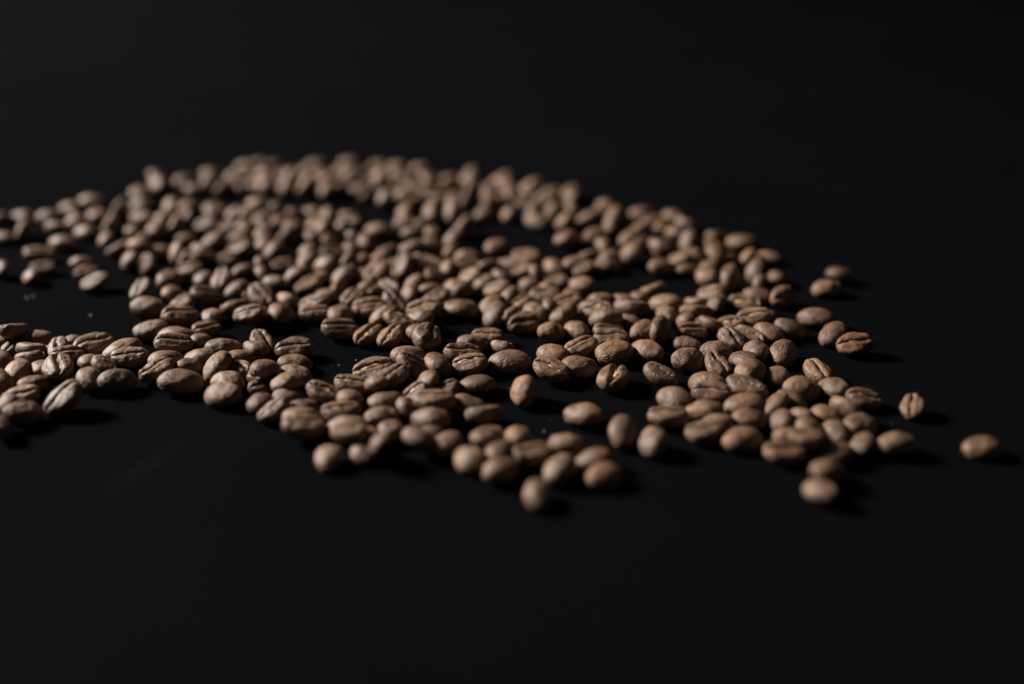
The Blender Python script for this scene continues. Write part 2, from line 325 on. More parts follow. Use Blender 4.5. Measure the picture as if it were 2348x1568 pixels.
# ------------------------------------------------------------------ where every bean lies
# x,y,z in mm, turn w,x,y,z, size, crease seen, own object, lies on the table, place in the photograph (of 2347 x 1568)
DATA = """
-65.1,454.0,2.2,0.452,-0.078,0.040,0.888,0.98,0,0,1,802,402
-80.8,441.8,3.0,0.722,-0.238,-0.309,0.572,0.98,0,0,1,701,418
-118.0,437.8,3.9,0.310,0.741,0.431,0.411,0.92,0,0,0,478,419
-100.4,453.9,2.4,0.438,-0.136,-0.077,0.885,0.98,0,0,1,602,402
-8.0,413.0,3.1,0.385,0.758,0.414,0.325,0.92,0,0,1,1123,467
6.6,429.4,2.5,0.417,0.192,0.192,0.868,0.92,0,0,1,1213,441
14.9,400.6,3.2,0.341,0.773,0.372,0.386,0.92,0,0,1,1268,490
-47.1,414.1,5.5,0.796,-0.108,-0.286,0.523,0.92,0,0,0,881,451
-22.2,418.8,2.5,0.835,-0.130,-0.276,0.459,0.86,0,0,1,1038,460
-140.9,424.4,2.5,0.439,0.118,0.231,0.861,0.98,0,0,1,322,450
-16.9,447.4,2.8,0.454,0.000,0.000,0.891,0.92,0,0,0,1075,409
15.4,417.7,2.5,0.270,0.880,0.389,0.021,0.92,0,0,1,1267,461
-121.4,377.5,5.8,0.758,-0.043,-0.150,0.633,0.92,0,1,0,357,520
-148.3,399.0,3.1,0.706,0.031,0.153,0.690,0.98,0,1,0,226,493
-128.1,438.7,4.6,0.853,0.000,0.000,0.522,0.92,0,0,0,420,413
-140.5,447.0,2.9,0.543,0.225,0.310,0.747,0.98,0,0,1,362,410
-32.7,444.8,3.6,0.568,0.152,0.209,0.781,0.98,0,0,0,983,409
43.3,381.8,2.9,0.747,-0.310,-0.225,0.543,0.98,0,0,1,1460,530
-87.4,434.8,3.6,0.746,-0.141,-0.231,0.608,0.98,0,0,0,656,425
-118.5,407.2,4.3,0.888,0.040,-0.078,0.452,0.80,0,0,0,429,470
-9.4,434.0,2.5,0.868,-0.192,-0.192,0.417,0.92,0,0,1,1117,433
-38.9,415.7,2.8,0.924,0.000,0.000,0.383,0.86,0,0,0,933,463
-41.5,447.5,3.5,0.853,0.000,0.000,0.522,0.92,0,0,0,933,405
-3.3,449.2,2.2,0.848,-0.066,-0.142,0.506,0.92,0,0,1,1154,410
-52.3,446.0,5.0,0.746,-0.141,-0.231,0.608,0.98,0,0,0,870,399
-153.3,390.5,3.6,0.704,-0.062,0.062,0.704,0.98,0,1,0,175,508
22.0,427.5,2.6,0.792,-0.159,-0.220,0.547,0.98,0,0,1,1305,444
-30.4,390.3,2.9,0.264,0.809,0.522,0.063,0.98,0,0,1,975,512
-59.9,434.4,2.8,0.233,0.000,0.000,0.972,0.86,0,0,0,818,431
28.4,379.3,2.2,0.883,-0.116,-0.059,0.450,0.98,0,0,1,1363,539
31.5,356.5,2.6,0.883,-0.116,-0.059,0.450,0.92,0,0,0,1395,588
-111.0,443.1,2.2,0.848,-0.066,-0.142,0.506,0.92,0,0,1,528,420
65.7,351.1,5.8,0.627,0.168,0.197,0.734,0.98,0,1,0,1643,580
-77.6,454.2,2.3,0.754,-0.099,-0.085,0.644,0.98,0,0,1,731,401
-110.5,409.6,2.1,0.845,-0.111,-0.068,0.518,0.92,0,0,1,484,479
-70.9,428.7,4.4,0.796,-0.108,-0.286,0.523,0.92,0,0,0,747,431
-92.1,454.2,2.2,0.754,-0.099,-0.085,0.644,0.98,0,0,1,649,402
-121.5,453.0,2.7,0.095,0.463,0.860,-0.193,0.98,0,0,1,480,401
-123.1,362.3,5.0,0.388,-0.030,0.153,0.908,0.98,0,1,0,317,559
48.6,360.3,5.5,0.450,0.059,0.116,0.883,0.92,0,1,0,1513,561
-83.9,375.4,2.6,0.484,0.206,0.176,0.832,0.98,0,0,1,608,545
18.2,369.6,5.0,0.883,-0.116,-0.059,0.450,0.98,0,1,0,1297,543
-93.9,410.3,4.3,0.309,0.000,0.000,0.951,0.86,0,0,0,587,464
-69.2,390.8,2.2,0.754,-0.099,-0.085,0.644,0.98,0,0,1,723,515
-2.0,432.5,2.7,0.423,-0.212,-0.036,0.880,0.98,0,0,1,1161,435
-109.8,465.9,2.2,0.308,-0.083,0.027,0.947,0.98,0,0,1,562,384
-112.1,451.3,2.3,0.746,-0.141,-0.231,0.608,0.86,0,0,1,531,406
-106.4,452.4,1.9,0.367,0.130,0.087,0.917,0.80,0,0,1,565,406
-120.0,444.8,3.6,0.758,-0.043,-0.150,0.633,0.86,0,0,0,477,409
-129.8,444.1,2.0,0.754,-0.099,-0.085,0.644,0.86,0,0,1,420,419
-112.0,434.3,2.8,0.327,0.627,0.674,0.213,0.92,0,0,1,510,431
-101.2,442.9,2.0,0.701,-0.092,-0.092,0.701,0.86,0,0,1,584,421
-103.2,432.7,2.8,0.705,0.277,0.434,0.488,0.80,0,0,1,560,434
-124.0,435.2,2.0,0.231,0.030,0.127,0.964,0.86,0,0,1,440,434
-143.4,433.2,1.8,0.758,-0.057,0.066,0.647,0.80,0,0,1,322,438
-138.2,438.0,3.6,0.505,-0.135,-0.221,0.824,0.98,0,0,0,360,420
-157.6,419.1,2.2,0.078,0.010,0.130,0.988,0.98,0,1,1,210,461
-163.6,411.5,1.8,0.078,-0.087,0.007,0.993,0.80,0,0,1,157,477
-142.4,406.1,3.3,0.330,0.684,0.527,0.381,0.98,0,1,1,277,479
-137.7,413.8,2.1,0.156,-0.086,0.014,0.984,0.92,0,0,1,322,471
-125.5,409.4,3.1,0.600,-0.249,-0.291,0.703,1.04,0,0,1,390,474
-118.0,411.1,1.9,0.294,0.122,0.097,0.943,0.80,0,0,1,440,477
-106.8,403.9,2.9,0.888,-0.040,0.078,0.452,0.98,0,1,0,498,485
-94.8,402.0,3.7,0.853,0.000,0.000,0.522,0.98,0,1,0,571,484
-100.8,403.2,2.3,0.792,-0.159,-0.220,0.547,0.86,0,0,1,536,490
-183.2,399.3,1.8,0.888,-0.040,0.078,0.452,0.80,0,0,1,6,500
-177.4,403.0,1.7,0.156,0.000,0.000,0.988,0.80,0,0,1,52,494
-156.1,398.0,2.4,0.194,-0.253,-0.886,0.338,0.80,0,0,1,175,500
-151.7,405.6,1.7,0.707,0.000,0.000,0.707,0.80,0,0,1,219,489
-133.2,399.8,2.0,0.233,0.000,0.000,0.972,0.92,0,1,1,325,499
-125.6,400.4,1.8,0.845,-0.111,-0.068,0.518,0.80,0,0,1,375,498
-107.3,390.1,2.5,0.154,-0.961,-0.175,-0.150,0.92,1,1,1,475,515
-99.8,388.2,2.2,0.142,-0.972,-0.099,-0.162,0.80,1,0,1,521,520
-92.5,385.8,2.5,0.526,-0.006,0.156,0.836,1.04,0,0,1,565,524
-140.0,387.2,3.3,0.299,0.641,0.579,0.406,0.98,0,1,1,255,516
-117.0,398.1,2.5,0.049,-0.795,-0.536,-0.282,0.80,1,0,1,425,499
-116.5,384.7,3.7,0.259,0.753,0.387,0.465,0.98,0,1,1,405,519
-167.0,401.1,2.0,0.988,0.000,0.000,0.156,0.92,0,1,1,113,496
-173.9,377.0,2.0,0.078,0.010,0.130,0.988,0.86,0,0,1,8,546
-168.8,382.5,3.2,0.242,0.664,0.542,0.455,0.92,0,1,1,55,526
-158.9,386.3,2.4,0.040,-0.151,-0.954,0.256,0.92,0,1,1,130,524
-151.1,370.6,2.2,0.155,0.020,0.129,0.979,0.98,0,1,1,145,558
-147.2,381.9,2.2,0.452,-0.078,0.040,0.888,0.98,0,1,1,197,534
-138.1,373.6,2.3,0.600,-0.249,-0.291,0.703,0.80,0,0,1,240,551
-131.8,384.4,1.8,0.586,-0.071,0.051,0.806,0.80,0,0,1,305,531
-122.6,381.6,2.2,0.095,0.463,0.860,-0.193,0.80,0,0,1,360,535
-124.4,371.1,2.8,0.446,0.473,0.635,0.416,0.80,0,0,1,327,553
-111.9,376.3,1.8,0.979,-0.129,-0.020,0.155,0.80,0,0,1,422,548
-93.5,379.1,1.8,0.996,0.000,-0.087,0.000,0.80,0,0,1,549,542
-100.7,372.5,2.4,0.885,-0.077,-0.136,0.438,0.98,0,1,1,491,553
-130.1,364.1,2.5,0.192,0.868,0.417,0.192,0.92,0,1,1,274,572
-103.2,365.2,2.5,0.306,0.040,0.124,0.943,0.86,0,0,0,462,569
-110.1,358.9,3.2,0.683,-0.183,-0.500,0.500,0.86,0,1,1,402,579
-116.3,364.1,1.8,0.888,-0.040,0.078,0.452,0.80,0,0,1,370,576
-123.2,351.3,3.0,0.514,-0.289,-0.261,0.764,0.98,0,1,1,295,599
-116.3,348.4,3.3,0.151,-0.759,-0.484,-0.409,0.80,1,1,1,337,604
-100.1,354.4,2.7,0.200,0.821,0.529,-0.080,0.98,0,1,1,465,593
-105.5,354.6,2.6,0.354,0.612,0.612,0.354,0.80,0,0,1,427,593
-102.2,345.7,2.1,0.130,-0.988,-0.011,-0.086,0.86,1,1,1,435,619
-89.9,364.7,2.5,0.142,-0.972,-0.099,-0.162,0.92,1,1,1,553,570
-92.9,355.3,1.9,0.142,-0.974,-0.166,-0.065,0.80,1,1,1,518,596
-154.8,358.9,2.4,0.106,-0.963,-0.220,0.114,0.98,1,1,1,90,585
-149.1,347.0,2.0,0.129,-0.979,-0.155,0.020,0.86,1,1,1,100,616
-150.2,338.9,2.1,0.484,-0.206,-0.176,0.832,0.80,0,0,1,70,636
-161.4,344.1,2.7,0.353,-0.293,-0.410,0.788,0.80,0,0,1,2,619
-134.4,343.5,1.8,0.121,-0.916,-0.379,0.050,0.80,1,1,1,198,626
-138.7,352.2,1.9,0.958,-0.147,0.054,0.242,0.80,0,0,1,188,603
-127.8,333.1,2.5,0.154,-0.961,-0.175,-0.150,0.92,1,1,1,220,648
-106.4,337.0,2.2,0.802,0.106,0.077,0.583,0.98,0,1,1,387,640
-96.4,338.6,1.8,0.644,-0.085,-0.099,0.754,0.80,0,0,1,465,639
-89.2,334.7,2.9,0.071,-0.750,-0.596,-0.277,0.92,1,1,1,510,641
-85.2,345.4,1.8,0.916,-0.121,-0.050,0.379,0.80,0,0,1,557,621
-83.5,326.9,2.5,0.832,-0.176,-0.206,0.484,0.92,0,1,1,541,666
-78.2,325.9,1.9,0.156,-0.836,-0.526,-0.006,0.80,1,0,1,579,672
-91.3,322.1,2.7,0.100,-0.968,-0.130,0.190,0.98,1,1,1,473,678
-111.8,326.5,2.7,0.049,-0.795,-0.536,-0.282,0.86,1,1,1,325,665
-96.8,315.0,2.6,0.066,-0.910,-0.377,-0.160,0.92,1,1,1,416,699
-100.2,321.3,2.9,0.753,0.085,0.293,0.584,0.98,0,1,1,402,678
-105.8,312.7,2.5,0.988,0.130,0.086,-0.011,1.04,0,1,1,340,707
-80.2,312.2,2.6,0.268,0.847,0.457,0.042,0.98,0,1,1,541,707
-86.1,307.5,1.8,0.649,0.000,0.000,0.760,0.86,0,1,1,486,727
-74.3,303.2,4.2,0.130,-0.988,-0.011,-0.086,0.92,1,1,0,572,723
-94.7,305.4,2.6,0.097,-0.943,-0.294,0.122,1.10,1,1,1,413,728
-85.2,296.8,2.1,0.087,-0.917,-0.367,0.130,0.86,1,1,1,473,759
-92.5,292.1,3.0,1.000,0.000,0.000,0.000,1.04,0,1,0,402,768
-100.1,295.6,2.5,0.963,0.258,0.020,0.076,0.98,0,1,1,347,760
-135.3,288.7,5.4,0.205,0.777,0.592,-0.064,0.92,0,1,0,30,761
-140.6,289.4,2.1,0.242,-0.054,0.147,0.958,0.86,0,0,1,-6,784
-134.6,286.4,1.8,0.051,-0.806,-0.586,-0.071,0.80,1,1,1,34,796
-129.0,290.4,2.3,0.797,-0.102,0.140,0.579,0.86,0,1,1,93,779
-120.0,289.0,2.1,0.515,-0.148,0.091,0.840,0.80,0,0,1,165,785
-113.1,286.1,2.5,0.121,-0.916,-0.379,0.050,1.10,1,1,1,214,792
-85.1,289.8,2.1,0.749,-0.113,0.132,0.640,0.80,0,0,1,459,783
-90.8,283.9,3.6,0.115,-0.977,-0.143,0.106,1.04,1,1,0,397,791
-128.5,282.9,2.4,0.020,-0.076,-0.963,0.258,0.92,0,1,1,73,804
-121.4,283.0,2.9,0.047,-0.651,-0.728,-0.210,0.80,1,0,0,134,800
-127.2,277.9,2.3,0.258,0.962,-0.023,0.084,0.86,0,1,1,68,823
-134.2,276.3,2.2,0.438,0.136,0.077,0.885,0.92,0,0,1,2,830
-77.7,284.9,2.4,0.974,-0.142,0.065,0.166,0.98,0,1,1,512,797
-71.9,278.6,2.2,0.958,-0.147,0.054,0.242,0.92,0,1,1,550,821
-91.2,277.1,2.4,0.936,-0.150,0.042,0.316,0.98,0,1,1,379,826
-82.5,279.2,2.7,0.988,-0.130,-0.086,-0.011,0.92,0,1,0,459,815
-110.9,276.5,1.9,0.590,0.007,0.156,0.792,0.80,0,0,1,206,831
-117.3,278.5,2.9,0.106,-0.963,-0.220,0.114,0.86,1,1,0,155,816
-104.4,282.1,2.6,0.943,-0.097,-0.122,0.294,1.10,0,1,1,278,805
-100.1,276.3,3.2,0.130,-0.988,-0.078,0.010,0.98,1,1,0,298,822
-105.9,272.6,2.5,0.279,-0.191,-0.939,0.063,0.80,1,1,1,238,841
-91.2,269.6,2.6,0.033,-0.920,-0.381,-0.081,0.98,1,1,0,360,851
-83.9,273.5,2.2,0.877,-0.079,0.155,0.447,0.80,0,1,1,435,840
-76.4,270.9,3.1,0.796,-0.108,-0.286,0.523,1.04,0,1,1,494,843
-70.6,272.1,2.0,0.050,0.379,0.916,0.121,0.80,1,1,1,550,847
-122.2,272.7,2.0,0.586,-0.071,0.051,0.806,0.86,0,0,1,96,845
-127.6,269.8,2.4,0.706,-0.031,-0.153,0.690,0.98,0,1,1,37,853
-116.3,268.9,3.6,0.071,-0.586,-0.806,-0.051,1.04,1,1,0,134,846
-127.3,261.6,3.4,0.354,0.314,0.263,0.841,0.98,0,1,1,9,876
-120.7,263.0,2.1,0.908,-0.153,0.030,0.388,0.86,0,1,1,76,882
-106.6,264.9,2.5,0.547,0.220,0.159,0.792,0.92,0,1,1,210,871
-99.4,263.3,2.6,0.941,0.231,0.142,0.203,0.98,0,1,1,270,876
-83.4,263.3,2.6,0.984,-0.014,0.086,0.156,1.15,0,1,1,415,876
-72.0,264.2,2.1,0.155,-0.020,-0.129,0.979,0.92,0,1,1,521,877
-71.6,256.2,2.5,0.220,-0.114,-0.106,0.963,1.04,0,1,1,508,906
-122.2,249.6,3.8,0.459,-0.276,-0.130,0.835,0.80,0,1,0,12,923
-120.9,255.6,2.2,0.147,-0.958,-0.242,-0.054,0.92,1,1,1,49,911
-119.4,239.9,2.7,0.419,0.174,0.341,0.823,0.92,0,1,1,2,976
-108.7,251.9,3.4,0.099,-0.892,-0.370,-0.239,1.10,1,1,1,148,916
-116.2,245.6,2.7,0.919,0.191,0.238,0.251,0.92,0,1,1,56,950
-105.9,472.6,1.8,0.996,0.000,-0.087,0.000,0.80,0,0,1,592,376
-98.2,470.7,1.9,0.153,0.908,0.388,-0.030,0.80,0,0,1,632,378
-81.3,472.6,1.8,0.078,0.000,0.000,0.997,0.86,0,0,1,727,376
-84.5,459.2,2.3,0.832,-0.176,-0.206,0.484,0.86,0,0,1,697,393
-68.3,474.4,1.8,0.078,0.000,0.000,0.997,0.86,0,0,1,799,373
-70.5,460.6,1.9,0.917,-0.087,-0.130,0.367,0.80,0,0,1,777,393
-73.7,446.6,3.2,0.306,0.040,0.124,0.943,0.92,0,0,0,747,409
-55.2,471.5,1.7,1.000,0.000,0.000,0.000,0.80,0,0,1,869,378
-47.4,469.7,1.7,1.000,0.000,0.000,0.000,0.80,0,0,1,912,381
-38.0,465.9,1.8,0.996,0.000,-0.087,0.000,0.80,0,0,1,962,386
-88.6,448.5,4.1,0.775,-0.211,-0.351,0.481,0.86,0,0,0,662,400
-60.3,458.3,2.2,0.213,0.674,0.706,-0.031,0.80,0,0,1,833,396
-53.2,451.7,2.1,0.150,0.936,0.316,-0.042,0.80,0,0,1,869,406
-48.2,455.0,2.7,0.527,-0.381,-0.330,0.684,0.80,0,0,1,899,398
-40.7,453.9,1.9,0.943,-0.097,-0.122,0.294,0.80,0,0,1,942,404
-96.1,437.9,3.5,0.706,-0.031,-0.153,0.690,1.04,0,1,0,607,421
-89.4,441.6,1.8,0.802,-0.106,-0.077,0.583,0.80,0,0,1,652,424
-79.8,433.6,3.0,0.238,0.810,0.419,0.334,0.92,0,0,1,699,431
-72.2,435.8,2.3,0.148,0.515,0.840,-0.091,0.86,0,0,1,747,431
-66.0,436.6,2.8,0.283,0.802,0.452,0.268,0.92,0,0,1,784,427
-57.2,441.2,2.1,0.781,-0.209,-0.152,0.568,0.80,0,0,1,839,423
-52.0,440.6,1.8,0.849,-0.046,0.074,0.521,0.80,0,0,1,869,426
-55.1,426.9,2.4,0.342,0.678,0.623,0.186,0.80,0,0,1,842,446
-45.8,442.8,2.1,0.099,-0.370,-0.892,0.239,0.80,0,0,1,907,421
-32.6,451.5,1.7,0.988,0.000,0.000,0.156,0.80,0,0,1,987,409
-24.6,449.4,2.0,0.964,-0.127,-0.030,0.231,0.86,0,0,1,1032,411
-16.9,454.8,2.6,0.735,-0.182,-0.367,0.540,0.80,0,0,1,1077,399
-38.2,438.6,2.0,0.306,0.040,0.124,0.943,0.86,0,0,1,949,428
-32.0,432.8,2.0,0.964,-0.127,-0.030,0.231,0.86,0,0,1,983,438
-24.6,434.2,1.9,0.150,0.936,0.316,-0.042,0.80,0,0,1,1028,436
-15.8,432.0,3.0,0.416,0.635,0.473,0.446,0.86,0,0,1,1079,433
-4.6,441.5,2.8,0.294,-0.122,-0.097,0.943,1.04,0,0,1,1146,419
-0.6,424.6,2.5,0.664,-0.242,-0.123,0.696,0.92,0,0,1,1169,450
-9.3,426.7,2.8,0.764,-0.261,-0.289,0.514,0.80,0,0,0,1117,444
-42.2,427.0,2.4,0.206,-0.197,-0.085,0.955,0.86,0,0,1,919,446
-48.0,418.7,2.1,0.608,-0.231,-0.141,0.746,0.80,0,0,1,879,462
-35.7,422.0,1.8,0.964,-0.127,-0.030,0.231,0.80,0,0,1,956,458
-28.2,423.2,1.7,0.078,0.000,0.000,0.997,0.80,0,0,1,1002,456
-17.4,417.1,2.8,0.416,0.635,0.473,0.446,0.80,0,0,1,1066,461
-4.3,419.1,2.2,0.280,0.203,0.069,0.936,0.80,0,0,1,1146,461
-92.8,415.7,1.8,0.888,-0.040,0.078,0.452,0.80,0,0,1,602,469
-87.1,410.8,1.8,0.806,-0.051,0.071,0.586,0.80,0,0,1,632,478
-78.1,402.9,2.2,0.175,0.922,0.323,-0.124,0.80,0,0,1,679,491
-72.6,405.7,1.8,0.306,0.040,0.124,0.943,0.80,0,0,1,717,488
-66.8,398.9,2.7,0.028,0.753,0.555,0.352,0.80,1,0,1,747,496
-58.8,400.4,1.8,0.984,-0.014,0.086,0.156,0.80,0,0,1,799,498
-38.8,401.2,3.2,0.735,-0.182,-0.367,0.540,0.98,0,0,1,927,489
-38.2,393.6,2.0,0.078,-0.087,0.007,0.993,0.86,0,1,1,927,511
-29.6,399.2,3.4,0.620,-0.205,-0.472,0.592,0.98,0,0,1,984,491
-22.1,398.7,4.0,0.730,-0.165,-0.530,0.398,0.98,0,1,1,1032,488
-10.2,405.1,1.8,0.853,0.000,0.000,0.522,0.86,0,0,1,1109,489
-1.4,402.4,2.4,0.722,-0.238,-0.309,0.572,0.80,0,0,1,1164,491
-89.4,396.9,2.4,0.936,-0.069,-0.203,0.280,0.86,0,0,1,600,502
-83.4,396.9,1.8,0.891,0.000,0.000,0.454,0.86,0,0,1,639,505
-76.4,389.4,2.1,0.920,-0.033,0.081,0.381,0.92,0,0,1,675,519
-85.9,386.7,1.9,0.294,0.122,0.097,0.943,0.80,0,0,1,610,525
-65.9,384.2,3.5,0.722,-0.238,-0.309,0.572,0.86,0,0,0,738,521
-59.9,386.8,2.8,0.735,-0.182,-0.367,0.540,0.80,0,0,1,780,520
-56.5,390.4,2.5,0.076,-0.258,0.020,0.963,0.80,0,0,1,806,514
-46.0,383.9,2.4,0.155,0.020,0.129,0.979,1.04,0,1,1,869,529
-16.8,383.5,3.7,0.250,0.862,0.250,0.362,1.04,0,1,1,1062,521
-27.5,383.2,1.8,0.518,0.068,0.111,0.845,0.80,0,0,1,991,533
-34.7,383.3,1.8,0.991,-0.131,0.000,0.000,0.80,0,0,1,944,533
-83.3,366.9,3.3,0.633,-0.150,-0.043,0.758,0.86,0,0,0,601,560
-76.3,377.4,3.0,0.263,0.841,0.354,0.314,0.92,0,1,1,662,538
-69.1,378.5,1.8,0.521,-0.074,0.046,0.849,0.80,0,0,1,711,543
-61.7,374.1,2.1,0.176,-0.832,-0.484,0.206,0.80,1,0,1,757,551
-53.9,376.8,2.4,0.623,0.186,0.342,0.678,0.80,0,0,1,812,543
-48.8,371.3,2.3,0.608,0.231,0.141,0.746,0.86,0,1,1,842,556
-5.0,367.5,2.1,0.916,0.121,0.050,0.379,0.92,0,1,1,1139,566
-19.8,372.6,3.1,0.888,-0.135,-0.327,0.295,0.92,0,1,1,1039,548
-20.5,363.4,2.1,0.781,-0.209,-0.152,0.568,0.80,0,0,1,1031,576
-33.6,364.8,3.1,0.975,-0.115,-0.182,0.054,0.98,0,1,0,941,566
-26.3,368.1,2.4,0.976,-0.129,0.172,0.023,0.86,0,0,1,993,563
-41.2,363.7,2.1,0.239,0.892,0.370,0.099,0.80,0,0,1,888,575
-53.5,367.3,1.8,0.583,0.077,0.106,0.802,0.80,0,0,1,807,569
-78.7,362.5,2.7,0.835,-0.130,-0.276,0.459,0.92,0,1,1,627,573
-67.6,362.4,2.4,0.683,-0.183,-0.183,0.683,0.92,0,0,1,704,576
-59.1,361.2,2.1,0.115,-0.977,-0.143,0.106,0.86,1,1,1,762,581
-42.6,357.3,2.3,0.916,-0.121,-0.050,0.379,0.80,0,0,0,874,589
-14.5,357.9,2.1,0.991,-0.131,0.000,0.000,0.92,0,0,1,1072,589
-59.9,347.4,2.9,0.323,-0.253,-0.171,0.896,0.98,0,1,1,742,609
-66.3,352.4,2.5,0.792,-0.159,-0.220,0.547,0.92,0,0,1,702,599
-52.6,350.2,3.0,0.310,0.741,0.431,0.411,0.86,0,0,1,797,601
-48.7,352.0,2.3,0.703,-0.291,-0.249,0.600,0.80,0,0,1,827,601
-73.2,349.4,2.0,0.127,-0.964,-0.231,0.030,0.86,1,1,1,649,610
-79.7,349.2,2.7,0.593,0.266,0.428,0.628,0.80,0,0,1,602,606
-67.3,339.7,2.5,0.936,-0.069,-0.203,0.280,0.92,0,1,1,679,631
-77.2,339.5,2.6,0.354,0.314,0.263,0.841,0.80,0,0,1,606,631
-72.8,333.3,3.1,0.316,-0.042,0.150,0.936,0.86,0,1,0,630,644
-34.3,344.5,4.0,0.003,0.786,0.462,0.410,0.98,1,1,1,924,609
-29.3,347.3,2.9,0.286,-0.405,-0.869,-0.004,0.92,1,1,1,962,609
-26.2,352.4,1.8,0.083,-0.308,-0.947,-0.027,0.80,1,0,1,987,604
-39.1,347.0,2.4,0.764,-0.261,-0.289,0.514,0.80,0,0,1,892,613
-41.9,337.6,4.1,0.118,-0.861,-0.439,-0.231,0.98,1,1,0,864,626
-47.4,340.5,2.1,0.608,-0.231,-0.141,0.746,0.80,0,0,1,826,631
-7.3,346.7,2.9,0.270,0.880,0.389,0.021,0.80,0,0,0,1120,610
-1.8,349.9,1.9,0.114,0.220,0.963,0.106,0.80,1,0,1,1160,609
-20.8,345.8,2.4,0.674,-0.213,-0.327,0.627,0.80,0,0,1,1023,616
-14.3,348.8,2.4,0.115,-0.977,-0.143,0.106,0.98,1,1,1,1070,609
-23.7,339.6,2.2,0.115,-0.975,-0.054,0.182,0.80,1,1,1,999,633
-12.8,339.1,2.4,0.238,0.251,0.919,0.191,0.80,1,1,1,1079,634
-3.3,340.6,1.8,0.518,0.068,0.111,0.845,0.80,0,0,1,1149,634
-7.9,334.1,2.1,0.916,-0.121,-0.050,0.379,0.92,0,1,1,1114,649
-52.3,337.9,2.8,0.832,-0.176,-0.206,0.484,1.04,0,1,1,787,634
-59.8,339.4,1.9,0.744,-0.155,-0.019,0.650,0.80,0,0,1,734,636
-62.1,330.6,2.4,0.054,-0.937,-0.304,-0.165,0.92,1,1,1,707,656
-52.4,328.9,3.1,0.406,0.579,0.641,0.299,0.92,0,0,1,778,656
-55.4,322.1,3.0,0.521,-0.074,0.046,0.849,0.92,0,0,0,748,675
-44.5,330.0,2.2,0.824,-0.221,-0.135,0.505,0.80,0,0,1,839,659
-41.7,325.8,2.1,0.258,0.765,0.584,0.083,0.80,0,0,1,856,671
-37.6,331.1,1.8,0.078,-0.452,-0.888,-0.040,0.80,1,0,1,892,659
-30.3,332.2,2.5,0.792,-0.159,-0.220,0.547,0.92,0,0,1,947,651
-31.0,323.9,2.5,0.600,-0.249,-0.291,0.703,0.86,0,1,1,936,674
-24.5,329.0,1.9,0.958,-0.147,0.054,0.242,0.80,0,0,1,988,664
-16.7,329.2,2.2,0.383,0.000,0.000,0.924,1.04,0,1,1,1048,661
-22.2,319.8,2.4,0.041,-0.958,-0.230,-0.169,0.92,1,1,1,1002,686
-4.3,326.6,2.8,0.182,0.054,0.975,0.115,0.86,1,1,0,1140,665
-1.3,320.4,2.9,0.764,-0.261,-0.289,0.514,0.92,0,0,1,1163,681
-74.4,320.4,3.1,0.189,-0.398,-0.872,-0.215,0.98,1,1,1,599,679
-66.2,319.5,2.2,0.370,0.099,0.239,0.892,0.86,0,1,1,662,689
-57.6,315.3,2.9,0.129,-0.976,-0.023,-0.172,0.98,1,1,1,723,696
-47.2,320.6,2.1,0.046,-0.849,-0.521,-0.074,0.92,1,1,1,810,686
-34.7,316.0,2.9,0.231,-0.439,-0.861,-0.118,0.92,1,1,1,902,694
-41.2,311.5,2.4,0.130,-0.988,-0.078,0.010,1.04,1,1,1,848,711
-25.2,311.0,2.7,0.130,-0.988,-0.011,-0.086,1.10,1,1,1,974,710
-14.9,312.1,2.5,0.078,0.010,0.130,0.988,1.10,0,1,1,1055,708
-5.6,312.6,2.7,0.893,0.185,-0.110,0.395,0.98,0,0,1,1129,705
-0.3,306.1,2.8,0.356,0.725,0.568,0.159,0.92,0,0,1,1170,724
-72.8,307.8,2.1,0.683,-0.183,-0.183,0.683,0.80,0,0,1,592,724
-36.6,305.9,2.7,0.955,-0.085,-0.197,0.206,0.98,0,1,1,879,726
-65.8,307.0,2.8,0.696,0.123,0.242,0.664,1.04,0,1,1,647,721
-56.8,309.0,2.3,0.130,-0.988,-0.078,0.010,0.92,1,1,1,722,719
-49.2,308.3,2.2,0.754,0.099,0.085,0.644,0.98,0,1,1,781,722
-31.8,298.8,3.9,0.172,-0.154,-0.973,-0.027,0.92,1,1,0,912,739
-26.2,303.1,2.8,0.447,-0.155,0.079,0.877,1.04,0,1,1,961,734
-5.3,306.0,3.7,0.753,-0.085,-0.293,0.584,0.98,0,1,0,1130,718
-48.0,296.5,2.5,0.123,-0.986,-0.066,0.096,1.04,1,1,1,778,757
-33.1,291.7,2.4,0.079,-0.877,-0.447,-0.155,0.92,1,1,1,897,774
-39.6,293.7,2.2,0.040,-0.888,-0.452,-0.078,0.98,1,1,1,844,768
-24.9,293.5,2.6,0.910,-0.066,0.160,0.377,0.98,0,0,1,966,766
-23.1,286.0,4.7,0.197,-0.734,-0.627,0.168,1.15,1,1,0,976,776
-6.7,292.7,2.1,0.131,-0.991,0.000,0.000,0.92,1,1,1,1117,773
-2.8,285.0,2.4,0.034,0.472,0.827,-0.303,0.80,0,0,1,1150,797
-10.3,286.9,3.4,0.984,-0.136,0.076,0.089,0.98,0,1,0,1086,783
-68.0,288.5,2.5,0.212,-0.423,-0.880,0.036,0.92,1,1,1,600,784
-68.3,282.3,3.7,0.306,0.040,0.124,0.943,0.80,0,1,0,586,796
-58.3,283.3,2.4,0.129,-0.979,-0.155,0.020,1.04,1,1,1,675,803
-56.7,275.5,2.1,0.993,-0.007,0.087,0.078,0.92,0,1,1,677,833
-27.4,279.5,2.5,0.958,-0.147,0.054,0.242,1.04,0,1,1,936,816
-13.0,280.1,2.5,0.130,-0.988,0.011,0.086,1.04,1,1,1,1061,813
-19.1,273.7,2.7,0.568,0.152,0.209,0.781,1.04,0,1,1,1005,835
-25.6,271.6,3.2,0.258,-0.076,-0.963,-0.020,1.04,1,1,1,946,839
